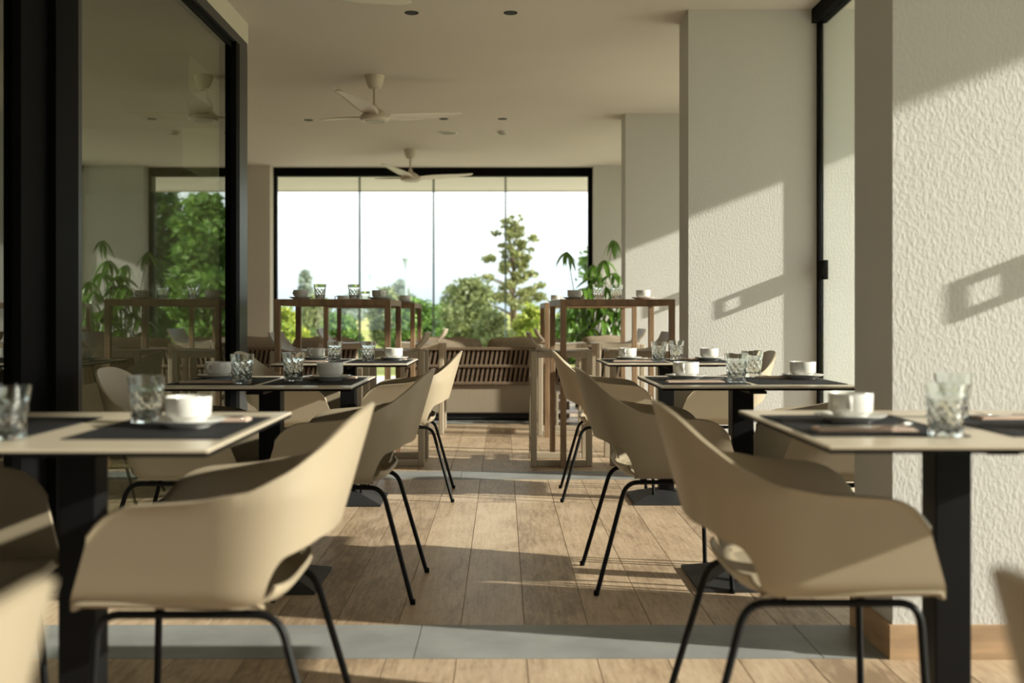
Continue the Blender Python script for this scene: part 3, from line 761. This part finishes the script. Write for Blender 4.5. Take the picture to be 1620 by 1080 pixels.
# ------------------------------------------------------------------ lounge: sofas, plant stand, tall plant
def cushion_mesh(w, h, d):
    bm = bmesh.new(); bmesh.ops.create_cube(bm, size=1.0); bmesh.ops.subdivide_edges(bm, edges=list(bm.edges), cuts=7, use_grid_fill=True)
    for v in bm.verts:
        x, y, z = v.co*2
        puff = (1-abs(x)**2.6)*(1-abs(z)**2.6)
        rx = 1-0.10*abs(z)**3; rz = 1-0.12*abs(x)**3
        v.co = Vector((x*w/2*rx, y*d/2*(0.22+0.78*max(0, puff)**0.55), z*h/2*rz+0.006*math.sin(x*9+z*3)))
    m = MB().bm(bm); return m.mesh('back_cushion', 'cushion', True)
def sofa(x0, x1, y0, label, rz=0.0, cush=2):
    w = x1-x0; root = empty('rope_sofa', ((x0+x1)/2, y0, 0), rz); tag(root, label, 'sofa', 'rope back lounge sofas'); h = w/2
    dpt = 0.80
    MB().bbox(-h+0.03, h-0.03, 0.06, dpt-0.02, 0.02, 0.07, 0.004, 1).build('under_shade', 'dark', root)  # dark block painting the shade in the gap under the sofa
    MB().bbox(-h+0.01, h-0.01, 0.03, dpt, 0.075, 0.355, 0.012, 2).build('base', 'sofa', root)
    for zz in (0.690, 0.525, 0.362):
        MB().bbox(-h, h, 0.0, 0.045, zz-0.014, zz+0.014, 0.006, 2).build('back_rail', 'rope', root)
    for sg in (-1, 1):
        MB().bbox(sg*h-0.02*(sg+1), sg*h-0.02*(sg-1), 0.045, dpt, 0.52, 0.56, 0.008, 2).build('arm_rail', 'rope', root)
        for yy in (0.01, dpt-0.04): MB().bbox(sg*h-0.02*(sg+1), sg*h-0.02*(sg-1), yy, yy+0.035, 0.0, 0.53, 0.006, 2).build('post', 'rope', root)
    MB().box(-h+0.02, h-0.02, 0.046, 0.056, 0.36, 0.69).build('gap_shade', 'gap_shade', root)  # dark sheet added behind the slats to paint their gaps in shade
    n = int(w/0.045)
    sl = []
    for (z0, z1) in ((0.376, 0.511), (0.539, 0.676)):
        lean = 0.012
        me = MB().add([(-0.011-lean,-0.006,z0),(0.011-lean,-0.006,z0),(0.011-lean,0.006,z0),(-0.011-lean,0.006,z0),(-0.011+lean,-0.006,z1),(0.011+lean,-0.006,z1),(0.011+lean,0.006,z1),(-0.011+lean,0.006,z1)],
                 [(0,3,2,1),(4,5,6,7),(0,1,5,4),(1,2,6,5),(2,3,7,6),(3,0,4,7)]).mesh('slat', 'rope')
        for k in range(n): link('slat', me, root, (-h+(k+0.5)*w/n, 0.02, 0))
    MB().bbox(-h+0.05, h-0.05, 0.12, dpt-0.01, 0.357, 0.47, 0.03, 3).build('seat_cushion', 'sofa', root, True, 60)
    cm = cushion_mesh(w/cush*0.97, 0.40, 0.17)
    for k in range(cush):
        c = link('back_cushion', cm, root, (-h+(k+0.5)*w/cush, 0.165, 0.60)); c.rotation_euler = (math.radians(-9), 0, random.uniform(-0.03, 0.03))
    return root
sofa(-0.98, 0.64, 10.22, 'wide taupe rope back sofa in the middle of the aisle', cush=2)
sofa(-2.75, -1.40, 10.32, 'taupe rope back sofa behind the glass wall bar tables', cush=2)
sofa(0.80, 1.50, 11.05, 'rope back armchair below the tall plant', cush=1)

ps = empty('plant_stand', (0.635, 9.95, 0)); tag(ps, 'low grey slatted stand with shelves beside the middle sofa', 'stand')
for (z, ws) in ((0.30, 0.10), (0.235, 0.145), (0.125, 0.145), (0.045, 0.15)):
    for k in range(3): MB().bbox(-0.145, -0.145+2*ws, -0.11+k*0.077, -0.11+k*0.077+0.062, z-0.016, z, 0.002, 1).build('slat', 'lilac', ps)
for x0 in (-0.145, 0.125):
    for y0 in (-0.112, 0.094): MB().bbox(x0, x0+0.02, y0, y0+0.018, 0, 0.235 if x0 > 0 else 0.30, 0.002, 1).build('leg', 'stool', ps)

LEAF = None
def leaflet(L, wd, droop=0.5):
    rows = []
    for i in range(7):
        t = i/6; w = wd*math.sin(PI*min(1, t*0.93+0.05))**0.8*(1-0.35*t)
        if i == 6: w = 0.001
        x = L*t; z = -droop*L*t*t
        rows.append([(x, -w, z+0.12*w), (x, 0, z-0.15*w), (x, w, z+0.12*w)])
    return MB().grid(rows).mesh('leaf', 'leaf', True)
def potted(name, loc, label, cat, pot_r, pot_h, stems, leaves, L):
    root = empty(name, loc); tag(root, label, cat)
    p = MB().lathe([(0, 0), (pot_r*0.78, 0), (pot_r, pot_h), (pot_r*0.93, pot_h), (pot_r*0.90, pot_h*0.93), (0, pot_h*0.93)], 28).build('pot', 'pot', root, True, 40)
    MB().lathe([(0, pot_h*0.935), (pot_r*0.9, pot_h*0.935), (0, pot_h*0.96)], 20).build('soil', 'soil', root)
    return root
pp = potted('potted_succulent', (0.605, 9.95, 0.30), 'small potted green plant on the grey slatted stand', 'plant', 0.047, 0.085, 0, 0, 0)
lm = leaflet(0.12, 0.016, -0.2)
for k in range(9):
    l = link('leaf', lm, pp, (0, 0, 0.075)); l.rotation_euler = (0, -math.radians(62+(k % 3)*9), k*2.4); l.scale = (0.8+0.3*random.random(),)*3

rnd = random.Random(3)
tp = potted('tall_plant', (1.00, 12.35, 0), 'tall leafy potted plant with drooping palmate leaves beside the window', 'plant', 0.17, 0.34, 0, 0, 0)
lv = [leaflet(0.21, 0.026, 0.45), leaflet(0.18, 0.024, 0.7), leaflet(0.24, 0.030, 0.3)]
def whorl(p, n, az0, tilt, sc):
    for k in range(n):
        l = link('leaf', lv[rnd.randrange(3)], tp, p)
        l.rotation_euler = (rnd.uniform(-0.3, 0.3), math.radians(tilt+rnd.uniform(-14, 14)), az0+2*PI*k/n+rnd.uniform(-0.2, 0.2)); s = sc*rnd.uniform(0.8, 1.15); l.scale = (s, s, s)
heads = [(0.28, 0.10, 1.88, 1), (-0.26, 0.0, 1.74, 1), (0.05, 0.2, 1.60, 1), (0.16, -0.05, 1.64, 0), (0.30, 0.1, 1.50, 0), (0.02, 0.05, 1.36, 0), (0.18, 0.15, 1.36, 0), (-0.12, 0.0, 1.20, 0), (0.32, -0.1, 1.28, 0),
         (0.08, -0.1, 1.15, 0), (0.22, 0.05, 1.10, 0), (-0.05, 0.15, 1.05, 0), (0.34, 0.1, 1.05, 0), (0.14, -0.15, 0.96, 0), (-0.20, -0.05, 0.98, 0), (0.28, -0.1, 0.90, 0), (0.0, -0.1, 0.86, 0), (0.36, 0.0, 0.84, 0), (-0.16, 0.1, 0.82, 0), (0.18, 0.1, 0.80, 0), (0.06, 0.0, 1.25, 0),
         (0.42, -0.05, 1.20, 0), (0.44, 0.05, 1.40, 0), (0.40, 0.0, 1.00, 0), (0.10, 0.1, 1.47, 0), (-0.08, -0.1, 1.32, 0)]
for (hx, hy, hz, top) in heads:
    bx_, by_ = hx*0.15, hy*0.15
    MB().tube([(bx_, by_, 0.30), (hx*0.45, hy*0.45, 0.30+(hz-0.30)*0.45), (hx*0.85, hy*0.85, 0.30+(hz-0.30)*0.85), (hx, hy, hz)], [0.008, 0.007, 0.005, 0.004], 6).build('stem', 'stem', tp, True)
    whorl((hx, hy, hz), 8 if not top else 7, rnd.uniform(0, 6), 34 if top else 24, 1.22 if not top else 1.0)

# ------------------------------------------------------------------ the garden beyond the glass
gr = MB()
N = 60
rowsg = []
for i in range(N+1):
    y = 14.0+(i/N)**2.2*700 - (14.0 - (-60))*(1 if i == 0 else 0)
    r = []
    for j in range(41):
        x = (j/20-1)**3*900+(j/20-1)*60
        far = max(0.0, min(1.0, (y-70)/180)); far = far*far*(3-2*far)
        z = -0.16+far*(1.6+1.5*math.sin(x*0.012+0.8)*math.cos(y*0.006))
        r.append((x, y, z))
    rowsg.append(r)
structure(gr.grid(rowsg).build('ground', 'ground', None, True), 'sunlit meadow of grass and dry field outside', 'ground')

import numpy as np
def foliage(name, blobs, count, size, mat, parent, seed, flat=0.0):
    """leaves scattered through a set of ellipsoids (centre, radii)"""
    g = np.random.default_rng(seed); vol = np.array([b[1][0]*b[1][1]*b[1][2] for b in blobs])**0.8; vol /= vol.sum()
    which = g.choice(len(blobs), count, p=vol); cc = np.array([b[0] for b in blobs])[which]; rr = np.array([b[1] for b in blobs])[which]
    d = g.normal(size=(count, 3)); d /= np.linalg.norm(d, axis=1)[:, None]
    rad = (g.random(count)**0.42)[:, None]
    p = cc+d*rr*rad*(1+0.15*g.normal(size=(count, 1)))
    a = g.normal(size=(count, 3)); a /= np.linalg.norm(a, axis=1)[:, None]
    b = np.cross(a, g.normal(size=(count, 3))); b /= np.linalg.norm(b, axis=1)[:, None]
    s = (size*(0.6+0.8*g.random(count)))[:, None]
    vs = np.stack([p-a*s, p+b*s*0.5, p+a*s, p-b*s*0.5], 1).reshape(-1, 3)
    me = bpy.data.meshes.new(name); me.vertices.add(len(vs)); me.vertices.foreach_set('co', vs.ravel())
    me.loops.add(count*4); me.loops.foreach_set('vertex_index', np.arange(count*4, dtype=np.int32))
    me.polygons.add(count); me.polygons.foreach_set('loop_start', np.arange(0, count*4, 4, dtype=np.int32))
    me.update(); me.validate(); me.materials.append(FOL[mat])
    return tag(link(name, me, parent), kind='stuff')
def from_px(px, Y): return (px-VPX)*Y/F_PX
def tree(name, px, Y, label, cat, top_py, half_px, mat, seed, count, size, base_z=-0.15, crown_from=0.25, sparse=False, group='shrubs and trees in the garden', x=None, h=None, hw=None):
    X = from_px(px, Y) if x is None else x
    H = (1.0+(HOR-top_py)*Y/F_PX-base_z) if h is None else h
    w = half_px*Y/F_PX if hw is None else hw
    root = empty(name, (X, Y, base_z)); tag(root, label, cat, group); g = random.Random(seed)
    pts = [(g.uniform(-0.03, 0.03)*H*k/6, g.uniform(-0.03, 0.03)*H, H*0.86*k/6) for k in range(7)]
    MB().tube(pts, [0.030*H*(1-0.13*k) for k in range(7)], 8).build('trunk', 'bark', root, True)
    blobs = []
    nb = 16 if not sparse else 64
    for k in range(nb):
        t = (k+0.5)/nb; z = H*(crown_from+(1-crown_from)*t*0.93)
        env = w*(math.sin(PI*(0.18+0.80*t))**0.8 if not sparse else (1.0-0.80*t)*1.05)
        ang = k*2.4; rr = env*(g.uniform(0.35, 0.75) if not sparse else g.uniform(0.15, 0.95))
        br = (w*g.uniform(0.32, 0.5) if not sparse else w*g.uniform(0.08, 0.19)*(1.15-0.6*t))
        c = (rr*math.cos(ang), rr*math.sin(ang), z)
        blobs.append((c, (br, br, br*(0.8 if not sparse else 0.55))))
        if k % (2 if sparse else 3) == 0:
            MB().tube([(0, 0, max(0.1, z-0.25*w)), (c[0]*0.5, c[1]*0.5, z-0.1*w), c], [0.012*H*(1-0.7*t), 0.008*H*(1-0.7*t), 0.004*H*(1-0.7*t)], 6).build('branch', 'bark', root, True)
    foliage('foliage', blobs, count, size, mat, root, seed)
    return root
tree('pine_tree', 812, 34, 'tall loose pine tree standing above the garden hedge', 'tree', 328, 84, 'pine', 11, 6000, 0.07, crown_from=0.30, sparse=True)
tree('olive_tree', 745, 30, 'rounded olive green tree left of the tall pine', 'tree', 440, 62, 'olive', 12, 5200, 0.075, crown_from=0.12)
tree('garden_shrub', 660, 27, 'dark green shrub just left of the olive tree', 'shrub', 474, 48, 'green', 13, 4200, 0.07, crown_from=0.08)
tree('garden_shrub', 610, 31, 'grey green wispy shrub between the bar table legs', 'shrub', 455, 34, 'olive', 14, 2200, 0.075, crown_from=0.15)
tree('garden_shrub', 535, 24, 'round green shrub seen through the bar table', 'shrub', 497, 42, 'green', 15, 4200, 0.06, crown_from=0.05)
tree('garden_shrub', 452, 22, 'bright lime shrub at the left end of the window', 'shrub', 484, 36, 'lime', 16, 4200, 0.06, crown_from=0.05)
tree('garden_shrub', 500, 34, 'pale olive shrub behind the round green shrub', 'shrub', 470, 40, 'olive', 17, 2600, 0.08, crown_from=0.15)
tree('garden_shrub', 842, 29, 'yellow green shrub below the tall pine', 'shrub', 482, 34, 'lime', 18, 3600, 0.07, crown_from=0.08)
tree('garden_shrub', 905, 26, 'deep green shrub behind the pillar side bar table', 'shrub', 478, 46, 'green', 19, 4600, 0.07, crown_from=0.05)
tree('garden_shrub', 700, 38, 'low green shrub behind the middle sofa cushions', 'shrub', 486, 40, 'green', 20, 3200, 0.09, crown_from=0.05)
tree('garden_shrub', 780, 25, 'low olive shrub under the tall pine trunk', 'shrub', 492, 34, 'olive', 24, 2600, 0.06, crown_from=0.05)
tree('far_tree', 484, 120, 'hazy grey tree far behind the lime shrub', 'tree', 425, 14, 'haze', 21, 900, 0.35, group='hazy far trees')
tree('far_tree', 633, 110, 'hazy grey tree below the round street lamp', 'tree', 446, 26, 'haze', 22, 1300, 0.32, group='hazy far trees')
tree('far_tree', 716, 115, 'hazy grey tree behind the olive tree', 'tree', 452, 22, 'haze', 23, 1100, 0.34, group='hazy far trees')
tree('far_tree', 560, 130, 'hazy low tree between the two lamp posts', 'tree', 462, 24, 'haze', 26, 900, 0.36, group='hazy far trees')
# broad trees beside the terrace, met in the smoked glass
tree('broad_tree', 0, 21.5, 'dense green tree mirrored in the smoked glass', 'tree', 0, 0, 'green', 31, 9000, 0.085, x=2.6, h=3.7, hw=1.0, crown_from=0.06, group='broad trees beside the terrace')
tree('broad_tree', 0, 23.0, 'taller dense tree mirrored in the smoked glass', 'tree', 0, 0, 'deep', 32, 9000, 0.09, x=4.3, h=4.5, hw=1.25, crown_from=0.06, group='broad trees beside the terrace')
tree('broad_tree', 0, 26.0, 'dark tree mirrored beside the end post', 'tree', 0, 0, 'deep', 33, 7000, 0.09, x=4.4, h=3.4, hw=1.2, crown_from=0.06, group='broad trees beside the terrace')
# street lamps
def street_lamp(px, Y, top_py, label, head=True):
    X = from_px(px, Y); H = 1.0+(HOR-top_py)*Y/F_PX+0.2
    root = empty('street_lamp', (X, Y, -0.2)); tag(root, label, 'street lamp', 'street lamps in the meadow')
    MB().tube([(0, 0, 0), (0, 0, H-0.5)], [0.085, 0.06], 10).build('pole', 'lamp', root, True)
    if head:
        MB().lathe([(0, H-0.55), (0.10, H-0.53), (0.10, H-0.36), (0.20, H-0.08), (0.18, H-0.06), (0, H-0.04)], 18).build('lantern', 'lamp', root, True, 40)
        MB().lathe([(0, H-0.06), (0.27, H-0.06), (0.24, H), (0, H+0.03)], 18).build('cap', 'lamp', root, True, 40)
    else:
        MB().lathe([(0, H-0.5), (0.10, H-0.5), (0.12, H-0.05), (0, H)], 12).build('lantern', 'lamp', root, True, 40)
street_lamp(642, 62, 408, 'grey street lamp with a round lantern beyond the shrubs')
street_lamp(586, 90, 432, 'thin distant lamp post near the window joint', head=False)
